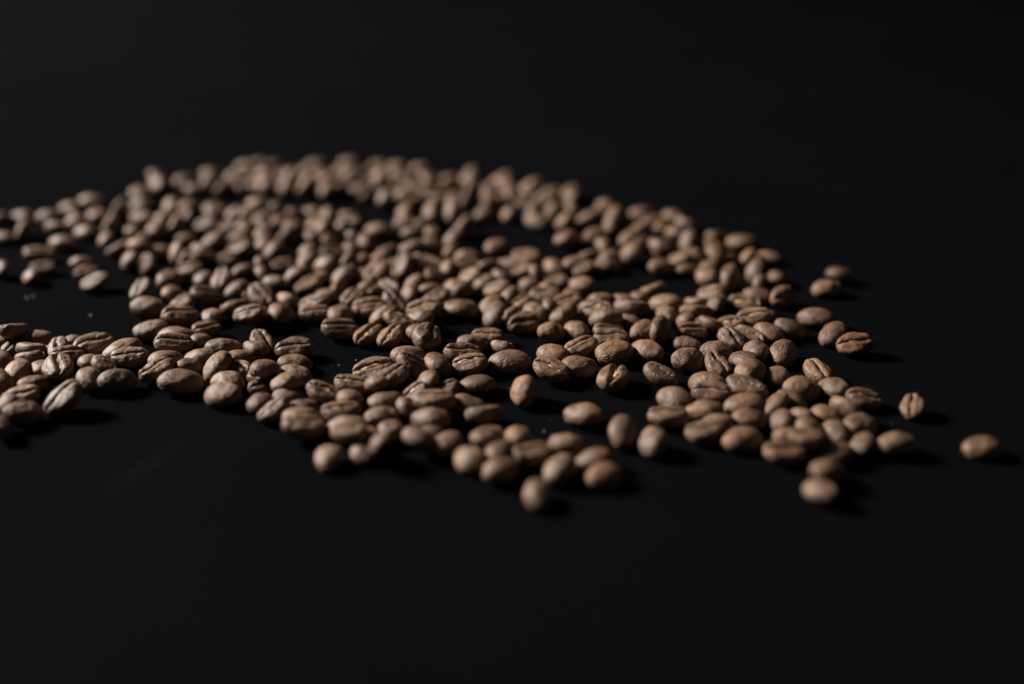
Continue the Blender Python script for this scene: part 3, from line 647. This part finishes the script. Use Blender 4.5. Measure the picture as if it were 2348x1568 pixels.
-10.9,273.6,2.4,0.130,-0.988,-0.011,-0.086,0.98,1,1,1,1077,838
-0.5,276.3,2.5,1.000,0.000,0.000,0.000,1.15,0,1,1,1168,827
-62.3,264.6,6.1,0.797,-0.102,0.140,0.579,0.98,0,1,0,607,842
-55.2,267.3,2.2,0.233,0.085,-0.020,0.969,0.98,0,1,1,678,863
-63.7,268.5,2.1,0.130,-0.988,-0.011,-0.086,0.86,1,0,1,604,860
-62.5,261.1,1.9,0.097,-0.943,-0.294,0.122,0.80,1,1,1,602,891
-55.9,260.1,4.6,0.836,-0.156,0.006,0.526,0.98,0,1,0,659,872
-21.6,262.6,3.0,0.481,-0.351,-0.211,0.775,0.92,0,1,1,977,876
-35.2,269.1,2.8,0.136,-0.984,-0.089,-0.076,1.15,1,1,1,859,852
-30.2,263.6,3.6,0.033,-0.920,-0.381,-0.081,0.98,1,1,0,899,866
-33.7,257.9,5.4,0.515,-0.148,0.091,0.840,0.80,0,1,0,861,875
-40.0,261.1,2.3,0.087,-0.078,-0.993,-0.007,0.98,1,1,1,807,888
-8.8,262.8,2.2,0.979,-0.129,-0.020,0.155,0.98,0,1,1,1093,881
-16.3,259.6,2.1,0.041,-0.958,-0.230,-0.169,0.80,1,1,1,1023,895
-54.7,255.3,2.1,0.986,0.123,0.096,0.066,0.86,0,1,1,663,914
-46.7,256.6,2.6,0.172,-0.154,-0.973,-0.027,0.98,1,1,1,740,903
-24.0,255.9,2.7,0.060,-0.939,-0.225,-0.252,0.86,1,1,1,950,906
-61.4,252.3,2.1,0.744,-0.155,-0.019,0.650,0.86,0,1,1,596,926
-56.9,247.7,2.7,0.060,-0.939,-0.225,-0.252,0.86,1,1,1,630,941
-31.7,252.9,2.4,0.977,-0.115,-0.106,0.143,0.98,0,1,1,876,921
-25.3,249.5,2.9,0.543,0.225,0.310,0.747,0.80,0,1,0,933,931
-39.4,253.4,2.7,0.651,-0.047,0.210,0.728,0.98,0,1,1,804,916
-18.6,249.3,4.2,0.000,1.000,0.000,0.000,1.04,1,1,0,996,921
-11.0,251.7,2.2,0.231,0.030,0.127,0.964,0.98,0,1,1,1070,927
-50.5,250.9,1.8,0.920,-0.033,0.081,0.381,0.80,0,1,1,697,934
-40.7,245.9,2.9,0.000,-0.997,-0.078,-0.000,0.98,1,1,0,782,947
-49.7,244.6,2.4,0.984,-0.136,0.076,0.089,0.98,0,1,1,694,958
-48.3,237.8,3.2,0.007,0.993,0.078,-0.087,1.04,1,1,0,696,981
-30.8,245.1,2.1,0.969,-0.020,0.085,0.233,0.92,0,1,1,876,957
-6.6,245.0,2.6,0.270,0.930,0.247,-0.022,0.98,0,1,1,1109,953
-19.2,243.3,2.5,0.242,-0.054,0.147,0.958,1.04,0,1,1,987,962
-38.6,239.4,2.5,0.089,-0.076,0.136,0.984,1.04,0,1,1,794,980
-36.9,232.4,4.7,0.000,1.000,0.000,0.000,0.86,1,1,0,800,994
-32.0,235.2,2.1,0.584,0.083,0.258,0.765,0.80,0,0,1,854,1003
-29.7,227.8,5.0,0.540,-0.367,-0.182,0.735,0.80,0,1,0,868,1013
-28.0,238.6,2.1,0.706,0.031,0.153,0.690,0.86,0,1,1,898,987
-19.8,236.7,2.4,0.964,-0.127,-0.030,0.231,0.86,0,0,0,977,993
-21.4,231.1,5.0,0.450,0.059,0.116,0.883,0.86,0,1,0,956,997
-5.4,235.4,2.2,0.920,-0.033,0.081,0.381,0.98,0,1,1,1119,1001
-15.0,231.9,2.2,0.845,-0.111,-0.068,0.518,0.98,0,1,1,1022,1018
-40.7,225.8,2.0,0.704,0.062,-0.062,0.704,0.86,0,1,1,754,1051
-33.7,228.4,1.8,0.586,0.071,-0.051,0.806,0.80,0,1,1,830,1039
-9.6,225.1,2.1,0.450,-0.059,-0.116,0.883,0.92,0,1,1,1074,1054
8.6,439.9,2.2,0.986,-0.123,-0.096,0.066,0.92,0,0,1,1224,425
16.1,433.4,1.7,1.000,0.000,0.000,0.000,0.80,0,0,1,1268,438
12.2,424.2,2.0,0.979,-0.129,-0.020,0.155,0.86,0,0,1,1247,453
22.2,419.6,3.5,0.764,-0.261,-0.289,0.514,0.80,0,0,0,1309,452
5.0,418.5,1.7,0.997,0.000,0.000,0.078,0.80,0,0,1,1203,465
15.0,411.4,1.8,0.845,-0.111,-0.068,0.518,0.80,0,0,1,1266,477
7.2,404.8,3.1,0.813,-0.190,-0.397,0.382,0.86,0,0,1,1218,482
22.4,406.9,2.8,0.419,0.334,0.238,0.810,0.86,0,0,1,1313,480
8.6,394.4,2.2,0.452,0.078,-0.040,0.888,0.98,0,1,1,1229,508
18.2,392.9,2.8,0.764,-0.261,-0.289,0.514,0.92,0,0,1,1291,508
27.0,397.9,2.4,0.968,-0.100,-0.190,0.130,0.86,0,0,1,1346,500
35.2,412.1,2.1,0.294,0.122,0.097,0.943,0.86,0,0,1,1391,475
31.9,406.4,2.1,0.943,-0.097,-0.122,0.294,0.80,0,0,1,1373,485
35.8,395.9,3.4,0.741,-0.310,-0.411,0.431,0.98,0,0,1,1403,497
33.9,385.9,3.5,0.635,-0.416,-0.446,0.473,0.98,0,0,1,1396,517
47.0,405.3,2.1,0.988,-0.130,-0.010,0.078,0.92,0,0,1,1468,487
43.9,398.1,1.9,0.943,-0.097,-0.122,0.294,0.80,0,0,1,1453,502
50.0,393.7,2.1,0.964,0.127,0.030,0.231,0.92,0,0,1,1496,510
58.2,400.2,2.1,0.143,0.106,0.115,0.977,0.86,0,0,1,1543,497
60.8,390.5,2.4,0.118,-0.439,-0.861,0.231,0.92,0,0,1,1568,515
56.5,383.0,2.0,0.452,-0.078,0.040,0.888,0.86,0,0,1,1546,533
52.8,388.5,1.9,0.875,-0.155,0.018,0.459,0.80,0,0,1,1518,522
58.7,369.7,3.4,0.705,-0.277,-0.434,0.488,0.98,0,1,1,1573,553
19.4,374.8,2.1,0.996,0.000,-0.087,0.000,0.92,0,0,1,1304,550
28.0,371.9,3.9,0.898,0.018,0.285,0.335,0.86,0,0,0,1363,544
31.0,365.0,3.1,0.600,0.249,0.291,0.703,0.98,0,0,1,1387,565
39.5,373.6,3.7,0.868,-0.192,-0.192,0.417,0.98,0,1,0,1441,542
43.9,371.3,2.1,0.268,0.847,0.457,0.042,0.80,0,0,1,1471,557
38.4,356.5,3.5,0.627,-0.327,-0.213,0.674,1.15,0,1,1,1443,583
49.8,365.7,2.4,0.734,-0.197,-0.168,0.627,0.92,0,0,1,1516,569
69.9,375.3,2.7,0.193,0.860,0.463,-0.095,0.98,0,0,1,1643,545
66.2,368.3,2.0,0.383,0.000,0.000,0.924,0.92,0,0,1,1626,565
77.5,370.3,2.5,0.078,0.010,0.130,0.988,1.10,0,1,1,1701,557
69.1,354.8,2.1,0.252,0.939,0.225,0.060,0.80,0,0,1,1661,596
76.3,355.9,2.6,0.841,-0.263,-0.314,0.354,0.80,0,0,1,1711,590
59.0,361.2,1.8,0.381,-0.081,0.033,0.920,0.80,0,0,1,1583,582
54.2,351.2,3.5,0.190,0.130,0.968,0.100,0.80,1,1,0,1560,595
59.3,352.3,2.1,0.268,0.847,0.457,0.042,0.80,0,0,1,1594,602
47.6,347.3,2.4,0.943,0.097,0.122,0.294,0.98,0,1,1,1516,613
55.8,346.5,2.3,0.958,-0.147,0.054,0.242,0.80,0,0,0,1575,615
62.9,348.3,2.1,0.845,-0.111,-0.068,0.518,0.92,0,0,1,1624,612
60.7,339.7,2.4,0.644,-0.085,-0.099,0.754,0.98,0,1,1,1618,632
25.6,357.8,2.1,0.246,0.919,0.298,0.080,0.80,0,0,1,1353,589
20.0,352.2,2.4,0.943,-0.124,-0.040,0.306,0.86,0,0,0,1315,600
22.9,346.0,2.1,0.054,-0.937,-0.304,-0.165,0.80,1,1,1,1338,618
30.8,349.2,2.1,0.988,-0.130,0.086,0.011,0.86,0,1,1,1394,610
4.7,355.9,2.2,0.020,0.155,0.979,0.129,0.98,1,1,1,1206,593
3.2,344.8,2.2,0.129,-0.976,-0.023,-0.172,0.80,1,1,1,1196,620
7.9,340.2,2.9,0.641,0.299,0.406,0.579,0.86,0,0,1,1231,627
13.9,346.3,2.4,0.506,0.142,0.066,0.848,0.98,0,1,1,1274,615
5.3,332.7,2.1,0.758,-0.057,0.066,0.647,0.92,0,1,1,1213,652
13.9,335.0,1.9,0.130,-0.988,-0.011,-0.086,0.80,1,1,1,1276,647
10.4,329.6,2.2,0.617,-0.214,0.014,0.757,0.80,0,0,1,1251,660
21.9,331.7,2.1,0.309,0.000,0.000,0.951,0.98,0,1,1,1337,655
18.4,325.7,2.3,0.963,-0.106,-0.114,0.220,0.80,0,0,0,1313,670
67.1,332.1,4.1,0.570,0.566,0.241,0.545,1.10,0,1,1,1676,640
75.9,340.9,3.3,0.780,-0.158,-0.411,0.444,0.92,0,1,1,1728,623
74.7,330.9,2.8,0.773,-0.341,-0.386,0.372,0.80,0,0,1,1733,652
73.7,323.9,2.6,0.309,0.000,0.000,0.951,0.92,0,1,0,1736,673
42.8,327.0,2.3,0.241,0.954,0.128,0.123,0.86,0,1,1,1497,666
38.1,322.0,2.1,0.640,-0.132,0.113,0.749,0.80,0,0,1,1465,682
59.9,323.4,2.5,0.190,0.130,0.968,0.100,0.92,1,1,1,1631,675
59.3,314.3,2.7,0.747,-0.310,-0.225,0.543,0.92,0,1,1,1638,700
68.3,315.9,2.4,0.030,0.231,0.964,0.127,1.04,1,1,1,1706,698
10.0,322.6,2.2,0.131,-0.991,0.000,0.000,0.98,1,1,1,1250,680
16.6,318.2,2.4,0.130,-0.988,-0.011,-0.086,0.92,1,1,1,1302,691
1.6,326.0,1.7,0.383,0.000,0.000,0.924,0.80,0,0,1,1185,674
2.4,316.1,2.3,0.041,-0.958,-0.230,-0.169,0.86,1,1,1,1192,698
26.6,317.9,3.3,0.078,0.010,0.130,0.988,0.92,0,1,0,1380,685
33.0,319.9,1.9,0.388,-0.030,0.153,0.908,0.80,0,0,1,1427,689
22.3,314.2,2.1,0.377,-0.160,0.066,0.910,0.80,0,0,1,1348,705
34.9,311.0,2.8,0.040,-0.151,-0.954,0.256,1.10,0,1,1,1449,709
45.2,315.3,2.7,0.242,-0.054,0.147,0.958,1.10,0,1,1,1527,697
44.1,308.1,2.1,0.450,-0.059,-0.116,0.883,0.92,0,1,1,1524,723
54.3,317.5,2.2,0.095,0.463,0.860,-0.193,0.80,0,0,1,1595,694
53.1,308.9,2.6,0.264,0.958,0.098,-0.064,0.98,0,1,1,1595,717
24.5,307.7,3.4,0.106,0.143,0.977,0.115,0.98,1,1,0,1369,715
6.8,310.4,2.5,0.521,0.074,-0.046,0.849,0.92,0,1,0,1227,714
11.7,313.1,2.4,0.722,0.238,0.309,0.572,0.80,0,0,1,1265,706
14.6,307.1,2.7,0.936,-0.069,-0.203,0.280,0.98,0,1,1,1290,722
26.4,301.0,4.8,0.089,-0.076,0.136,0.984,0.98,0,1,0,1388,725
33.8,303.5,2.0,0.450,0.059,0.116,0.883,0.86,0,0,1,1446,739
3.2,300.9,2.8,0.389,-0.904,-0.177,-0.020,0.92,1,1,1,1199,741
49.5,303.7,2.2,0.728,-0.210,0.047,0.651,0.80,0,0,1,1572,736
54.9,301.2,1.9,0.115,-0.977,-0.143,0.106,0.80,1,0,1,1618,746
68.4,302.0,3.7,0.096,0.066,0.986,0.123,0.98,1,1,0,1728,730
61.6,299.7,2.9,0.106,0.143,0.977,0.115,0.80,1,1,0,1675,744
49.9,294.7,2.4,0.115,-0.977,-0.143,0.106,0.98,1,1,1,1585,764
55.0,296.1,4.3,0.099,-0.370,-0.892,0.239,0.80,0,1,0,1627,745
26.9,297.0,2.0,0.131,-0.991,0.000,0.000,0.86,1,0,1,1394,760
18.2,297.8,2.0,0.522,0.000,0.000,0.853,0.92,0,1,1,1322,757
11.2,295.9,2.1,0.977,0.115,0.106,0.143,0.86,0,1,1,1265,762
37.0,295.2,2.5,0.892,0.239,0.099,0.370,0.98,0,1,1,1479,761
27.3,291.3,2.4,0.010,0.078,0.988,0.130,0.98,1,1,1,1401,775
47.4,287.8,2.0,0.231,0.030,0.127,0.964,0.86,0,1,1,1573,790
64.9,292.2,2.2,0.081,-0.381,-0.920,-0.033,0.98,1,1,1,1713,773
59.7,288.4,3.0,0.148,-0.515,-0.840,-0.091,0.92,1,1,0,1676,781
36.4,283.5,2.2,0.454,0.000,0.000,0.891,1.04,0,1,1,1484,803
41.2,292.4,3.8,0.570,0.566,0.241,0.545,1.04,0,1,1,1517,760
54.9,283.7,2.5,0.156,0.000,0.000,0.988,0.92,0,1,0,1642,801
18.7,284.4,2.2,0.020,-0.969,-0.233,-0.085,0.98,1,1,1,1332,800
10.8,281.3,2.1,0.231,-0.030,-0.127,0.964,0.92,0,1,1,1266,812
27.4,281.1,2.6,0.964,0.127,0.030,0.231,1.15,0,1,1,1408,809
65.4,282.1,2.4,0.706,0.031,0.153,0.690,0.98,0,1,1,1734,807
60.7,276.4,2.4,0.506,-0.142,-0.066,0.848,0.98,0,1,1,1703,828
46.4,276.0,2.6,0.961,0.250,0.104,0.053,0.98,0,1,1,1579,827
17.5,273.0,2.4,0.984,-0.014,0.086,0.156,1.04,0,1,1,1328,841
9.9,269.0,3.2,0.054,-0.242,-0.958,-0.147,0.98,1,1,0,1261,849
25.8,265.5,2.5,0.000,-0.809,-0.588,-0.000,1.15,1,1,1,1406,869
37.8,267.2,2.6,0.169,-0.230,-0.958,-0.041,0.98,1,1,1,1512,861
53.4,273.4,2.4,0.140,-0.579,-0.797,-0.102,0.92,1,1,1,1644,839
61.2,267.9,3.9,0.883,0.116,0.059,0.450,1.04,0,1,0,1722,847
2.5,256.9,3.2,0.690,-0.153,-0.380,0.596,0.98,0,1,1,1196,897
49.2,263.2,2.4,0.381,-0.081,0.033,0.920,1.04,0,1,1,1620,878
49.1,255.9,3.1,0.010,0.078,0.988,0.130,0.98,1,1,0,1630,903
58.5,259.9,2.5,0.085,-0.233,-0.969,-0.020,1.10,1,1,1,1710,891
39.6,254.0,2.4,0.298,-0.080,-0.246,0.919,0.92,0,1,1,1544,916
46.3,248.6,2.1,0.078,-0.087,0.007,0.993,0.92,0,1,1,1613,942
56.3,251.1,2.4,0.996,0.000,-0.087,0.000,1.04,0,1,1,1705,928
37.2,244.9,2.1,0.000,1.000,0.000,0.000,0.98,1,1,1,1531,958
48.6,243.0,2.0,0.089,-0.076,0.136,0.984,0.80,0,1,1,1644,967
56.6,244.4,2.1,0.993,-0.007,0.087,0.078,0.92,0,1,1,1719,960
44.9,237.3,2.2,0.000,0.996,0.000,0.087,0.98,1,1,1,1616,992
52.8,234.4,2.2,0.972,0.000,0.000,0.233,1.04,0,1,1,1700,1006
17.0,246.0,2.4,0.308,-0.083,0.027,0.947,1.04,0,1,1,1336,951
25.9,236.0,2.9,0.694,0.303,0.038,0.652,0.98,0,1,1,1430,993
31.8,231.9,2.5,0.696,-0.123,-0.242,0.664,0.92,0,1,1,1494,1016
84.2,358.0,2.0,0.379,0.050,0.121,0.916,0.86,0,1,1,1763,589
81.6,338.7,2.1,0.526,-0.006,0.156,0.836,0.86,0,1,1,1773,637
80.4,320.4,2.9,0.364,-0.879,-0.285,0.118,0.98,1,1,1,1793,681
102.9,340.3,2.2,0.143,0.106,0.115,0.977,0.92,0,1,1,1927,632
95.9,329.2,2.1,0.997,0.000,0.000,0.078,0.98,0,1,1,1895,662
73.0,306.8,2.1,0.749,-0.113,0.132,0.640,0.80,0,0,1,1756,727
87.1,305.0,2.6,0.155,0.020,0.129,0.979,1.15,0,1,1,1873,729
77.8,297.5,2.4,0.154,0.172,-0.027,0.973,0.92,0,1,1,1812,754
71.4,294.7,2.3,0.381,0.081,-0.033,0.920,0.98,0,1,1,1763,765
88.5,293.2,2.6,0.910,0.066,-0.160,0.377,0.98,0,1,1,1908,767
72.2,280.5,2.5,0.836,0.156,-0.006,0.526,1.04,0,1,1,1795,812
92.5,285.8,2.6,0.258,-0.962,-0.023,-0.084,0.98,1,1,1,1958,792
67.9,268.1,2.0,0.809,0.000,0.000,0.588,0.92,0,1,1,1780,862
78.7,269.8,2.2,0.071,-0.586,-0.806,-0.051,0.98,1,1,1,1873,854
72.5,259.8,2.4,0.988,0.130,0.086,-0.011,0.98,0,1,1,1839,892
80.6,260.6,2.2,0.586,-0.071,0.051,0.806,0.98,0,1,1,1911,890
86.3,254.6,2.2,0.130,-0.988,0.011,0.086,0.92,1,1,1,1978,915
97.2,250.4,2.2,0.003,0.803,0.556,0.215,0.80,1,1,1,2093,933
68.8,254.2,2.2,0.367,0.130,0.087,0.917,0.86,0,1,1,1816,917
63.5,250.2,2.8,0.866,-0.287,-0.292,0.287,0.86,0,1,1,1774,929
79.9,248.3,2.8,0.131,-0.509,-0.767,0.367,0.92,0,1,1,1935,937
75.4,246.6,1.8,0.308,0.083,-0.027,0.947,0.80,0,1,1,1895,953
63.3,242.5,2.6,0.627,-0.327,-0.213,0.674,0.86,0,1,1,1788,965
69.2,245.6,2.2,0.592,-0.064,0.205,0.777,0.80,0,1,1,1837,954
69.2,237.8,2.6,0.781,0.209,0.152,0.568,0.92,0,1,1,1856,987
81.8,241.0,2.2,0.947,-0.027,0.083,0.308,0.98,0,1,1,1971,975
75.0,237.7,1.9,0.650,-0.019,-0.155,0.744,0.80,0,1,1,1912,993
63.0,234.3,2.5,0.860,-0.193,0.095,0.463,0.92,0,1,1,1802,1004
66.3,229.1,5.1,0.000,-0.078,-0.997,-0.000,0.86,1,1,0,1849,1006
79.4,231.7,2.1,0.832,-0.176,-0.206,0.484,0.80,0,1,1,1973,1020
61.2,227.8,2.1,0.000,1.000,0.000,0.000,0.98,1,1,1,1798,1040
87.6,231.6,2.4,0.974,-0.142,0.065,0.166,0.98,0,1,1,2056,1019
106.7,230.9,2.0,0.997,0.000,0.000,0.078,0.92,0,1,1,2250,1025
72.7,227.8,2.1,0.916,-0.121,-0.050,0.379,0.92,0,1,1,1915,1040
68.7,218.7,2.6,0.937,-0.054,0.165,0.304,0.98,0,1,1,1898,1083
65.3,211.6,2.1,0.586,-0.071,0.051,0.806,0.92,0,1,1,1879,1126
1.7,234.5,2.5,0.706,-0.031,0.213,0.674,0.92,0,1,1,1190,1003
4.5,226.9,2.0,0.000,-0.988,-0.156,-0.000,0.92,1,1,1,1219,1045
-2.6,228.2,2.1,0.883,-0.116,-0.059,0.450,0.92,0,1,1,1146,1038
-2.4,220.3,2.2,0.888,-0.040,0.078,0.452,0.98,0,1,1,1148,1077
12.4,231.8,2.2,0.242,-0.054,0.147,0.958,0.92,0,1,1,1298,1019
10.1,219.6,2.6,0.832,-0.176,-0.206,0.484,0.98,0,1,1,1279,1077
17.7,224.6,2.3,0.982,0.014,-0.173,0.077,0.86,0,1,1,1356,1054
20.0,217.8,2.1,0.943,0.124,0.040,0.306,0.92,0,1,1,1385,1092
5.5,210.0,2.1,0.690,0.153,0.031,0.706,0.86,0,1,1,1233,1136
"""
def tilt_word(q):
    ax = q @ Vector((1, 0, 0))
    u = ax.x
    vv = ax.y * math.sin(PITCH) + ax.z * math.cos(PITCH)
    if u < 0: u, vv = -u, -vv
    a = math.degrees(math.atan2(vv, u))
    if a > 55 or a < -55: return "end-on" if abs(ax.z) < 0.5 else "upright"
    if a > 17: return "right-rising"
    if a < -17: return "left-rising"
    return "level"

ONES = "zero one two three four five six seven eight nine ten eleven twelve thirteen fourteen fifteen sixteen seventeen eighteen nineteen".split()
TENS = "- - twenty thirty forty fifty sixty seventy eighty ninety".split()
def spell(n):
    n = max(0, min(100, n))
    if n == 100: return "hundred"
    if n < 20: return ONES[n]
    return TENS[n // 10] + ("-" + ONES[n % 10] if n % 10 else "")

def region(px, py):
    if py < 470 and px < 1330: return "blurred back rim"
    if px > 1950 and 700 < py < 830: return "right edge"
    if px < 720 and py > 745 : return "left strand"
    if py > 840 and px > 1470: return "front right tongue"
    if py > 830 and px < 1450: return "front middle tongue"
    if px < 300 and py < 700: return "far left part"
    if px > 1330 and py < 640: return "back right curve"
    if py > 745: return "front of the heap"
    return "middle heap"

SPECIAL = {  # beans that stand alone or stand out, by their place in the photograph
    (2255, 1025): "rightmost coffee bean, blurred, lying alone on bare black table",
    (2094, 933): "small coffee bean seen end-on with creased tip, alone right of front right tongue",
    (2058, 1017): "blurred coffee bean lying level just right of front right tongue's lower edge",
    (1960, 790): "reddish coffee bean, curved dark crease on top, outermost at the heap's right edge",
    (1875, 852): "creased coffee bean sloping down right, first bean above the right tongue's outer edge",
    (1195, 897): "coffee bean tipped up on its edge, alone on table right of front middle tongue",
    (1336, 950): "smooth coffee bean lying level alone between the two front tongues",
    (1430, 988): "egg-shaped blurred coffee bean pointing at viewer between the two front tongues",
    (1495, 1015): "round blurred coffee bean, lower right of the egg-shaped one between front tongues",
    (1408, 866): "small coffee bean with gaping pale crease, alone on table before the heap",
    (1514, 858): "coffee bean with pale ragged crease, alone right of the gaping small bean",
    (1238, 1135): "round blurred coffee bean lowest of the front middle tongue",
    (1392, 1090): "large blurred tan coffee bean, rightmost tip of front middle tongue",
    (1880, 1118): "blurred coffee bean lowest of the front right tongue",
    (765, 1047): "pale round blurred coffee bean, front left corner of front middle tongue",
    (835, 1037): "pale round blurred coffee bean, right neighbour of tongue's front left corner bean",
    (148, 916): "large coffee bean with wide curved crease, frontmost in the left strand",
    (53, 953): "pale round coffee bean before the left strand, left of big creased bean",
    (265, 878): "dark smooth coffee bean at the left strand's front edge",
    (415, 876): "long brown coffee bean at the front edge of left strand",
    (1144, 566): "pale round blurred coffee bean alone in the back right gap",
    (1305, 548): "blurred reddish coffee bean alone in the gap below back right curve",
    (1898, 663): "blurred coffee bean, front one of pair set apart at far right",
    (1938, 635): "blurred coffee bean, rear one of pair set apart at far right",
    (1515, 758): "upright coffee bean standing on end in front of the heap",
    (596, 780): "coffee bean with gaping pale crease, alone above the left strand",
    (675, 800): "dark coffee bean with long crease above left strand's right end",
    (1168, 827): "long wrinkled coffee bean, round back up, in sharp focus at heap's front",
    (775, 758): "coffee bean with crease near its top edge at heap's front",
}

rows = []
for l in DATA.strip().splitlines():
    f = l.split(",")
    rows.append([float(v) for v in f[:8]] + [int(v) for v in f[8:]])

rnd = random.Random(11)
special_of = {}
for (sx, sy), lab in SPECIAL.items():
    k = min((i for i in range(len(rows)) if rows[i][9] and i not in special_of),
            key=lambda i: (rows[i][11] - sx) ** 2 + (rows[i][12] - sy) ** 2)
    special_of[k] = lab

heap_v, heap_f = [], []
used = set()
first = [True] * NV
for i, (x, y, z, qw, qx, qy, qz, size, crease, own, ground, px, py) in enumerate(rows):
    k = rnd.randrange(NV)
    q = Quaternion((qw, qx, qy, qz)).normalized()
    if rnd.random() < 0.5:
        q = q @ Quaternion((0, 0, 1), math.pi)      # either end first
    M = q.to_matrix()
    loc = Vector((x, y, z)) * 0.001
    if ground:                                      # let it touch the table
        r = M[2]
        low = min(r[0] * v[0] + r[1] * v[1] + r[2] * v[2] for v in LOW[k][0]) * size
        loc.z = -low - 0.00005
    if not own:
        n = len(heap_v)
        heap_v += [tuple(M @ Vector(v) * size + loc) for v in LOW[k][0]]
        heap_f += [tuple(n + a for a in f) for f in LOW[k][1]]
        continue
    if crease:                                      # the body and the silverskin in its crease
        o = bpy.data.objects.new("coffee_bean", None)
        o.empty_display_size = 0.004
        kids = (PROTO[k].copy(), CHAFF[k].copy())
        kids[0].name = "bean_body"
        for c in kids:
            c.parent = o
            col.objects.link(c)
    else:
        o = PROTO[k].copy()
    o.location = loc
    o.rotation_mode = 'QUATERNION'
    o.rotation_quaternion = q
    o.scale = (size, size, size)
    col.objects.link(o)
    lab = special_of.get(i)
    if not lab:
        base = "%s %s coffee bean in %s, " % ("creased" if crease else "round-backed", tilt_word(q), region(px, py))
        a, b = round(px / 23.47), round(py / 15.68)
        lab = base + "%s percent across, %s percent down" % (spell(a), spell(b))
        if lab in used:
            lab = base + "%s percent across, just past %s percent down" % (spell(a), spell(b - 1))
    used.add(lab)
    tint = (1, 1, 1, 1)
    if i in special_of:
        if "reddish" in lab: tint = (1.12, 0.94, 0.86, 1)
        elif "dark smooth" in lab or "dark coffee" in lab: tint = (0.78, 0.78, 0.84, 1)
        elif "pale round" in lab: tint = (1.12, 1.12, 1.10, 1)
        elif "tan" in lab: tint = (1.1, 1.03, 0.95, 1)
    for c in (o, *(ch for ch in (kids if crease else ()))):
        c.color = tint
    tag(o, lab, "coffee bean", "roasted coffee beans spilled on the black table")

hp = link_mesh("coffee_beans", heap_v, heap_f, M_BEAN_FAR)
tag(hp, "the smaller and half hidden roasted coffee beans of the heap and its blurred back rim", "coffee beans", kind="stuff")
col.objects.link(hp)
for o in PROTO + CHAFF:
    bpy.data.objects.remove(o)

# ------------------------------------------------------------------ crumbs and dust on the table
def on_table(px, py):
    F = 1184 / math.tan(PITCH)
    u, v = px - 2347 / 2, 784 - py
    d = Vector((u, v * math.sin(PITCH) + F * math.cos(PITCH), v * math.cos(PITCH) - F * math.sin(PITCH)))
    t = CAM_H / -d.z
    return Vector((d.x * t, d.y * t, 0))

def flake(r, size, seed):
    """a curled, ragged flake: a thin irregular lens"""
    vs, fs = ico(2)
    off = Vector((seed * 3.7, 1.3, 0))
    out = [Vector((p.x * (1 + 0.5 * noise.noise(p * 1.5 + off)), p.y * (0.7 + 0.5 * noise.noise(p * 1.9 + off)),
                   p.z * 0.3 + 0.25 * p.x * p.x)) * size for p in vs]
    lo = min(v.z for v in out)
    return [(v.x, v.y, v.z - lo) for v in out], fs

CR = [(62, 684, .55, "left one of two chaff flakes on bare table below the far left beans"),
      (76, 680, .6, "right one of two chaff flakes on bare table below the far left beans"),
      (208, 724, .6, "lone chaff flake on bare table left of the middle heap"),
      (682, 757, .4, "tiny chaff flake beside the bean with top-edge crease"),
      (690, 762, .35, "tiniest chaff flake left of the heap's front edge"),
      (816, 826, .4, "pale chaff flake on bare table above the front middle tongue"),
      (777, 838, .4, "pale chaff flake left of another, above the front middle tongue"),
      (1247, 990, .5, "blurred chaff flake on bare table right of the front middle tongue")]
for i, (px, py, s, lab) in enumerate(CR):
    v, f = flake(rnd, s * 0.00065, i)
    o = link_mesh("chaff_flake", v, f, M_CHAFF)
    o.location = on_table(px, py)
    o.rotation_euler = (0, 0, rnd.uniform(0, 6.28))
    tag(o, lab, "chaff flake", "loose chaff flakes on the table")
    col.objects.link(o)

dv, df = [], []
for i in range(380):
    p = on_table(rnd.triangular(0, 2250, 800), rnd.triangular(600, 1100, 840))
    s = 0.00003 + 0.00007 * rnd.random() ** 3
    n = len(dv)
    for a, b, c in ((1, 0, 0), (-1, 0, 0), (0, 1, 0), (0, -1, 0), (0, 0, 1)):
        dv.append((p.x + a * s * rnd.uniform(.6, 1.4), p.y + b * s * rnd.uniform(.6, 1.4), c * s * 1.2 + 0.00001))
    df += [(n, n + 2, n + 4), (n + 2, n + 1, n + 4), (n + 1, n + 3, n + 4), (n + 3, n, n + 4)]
ds = link_mesh("dust_specks", dv, df, M_CHAFF, smooth=False)
tag(ds, "fine pale coffee dust scattered thinly over the black table", "dust", kind="stuff")
col.objects.link(ds)
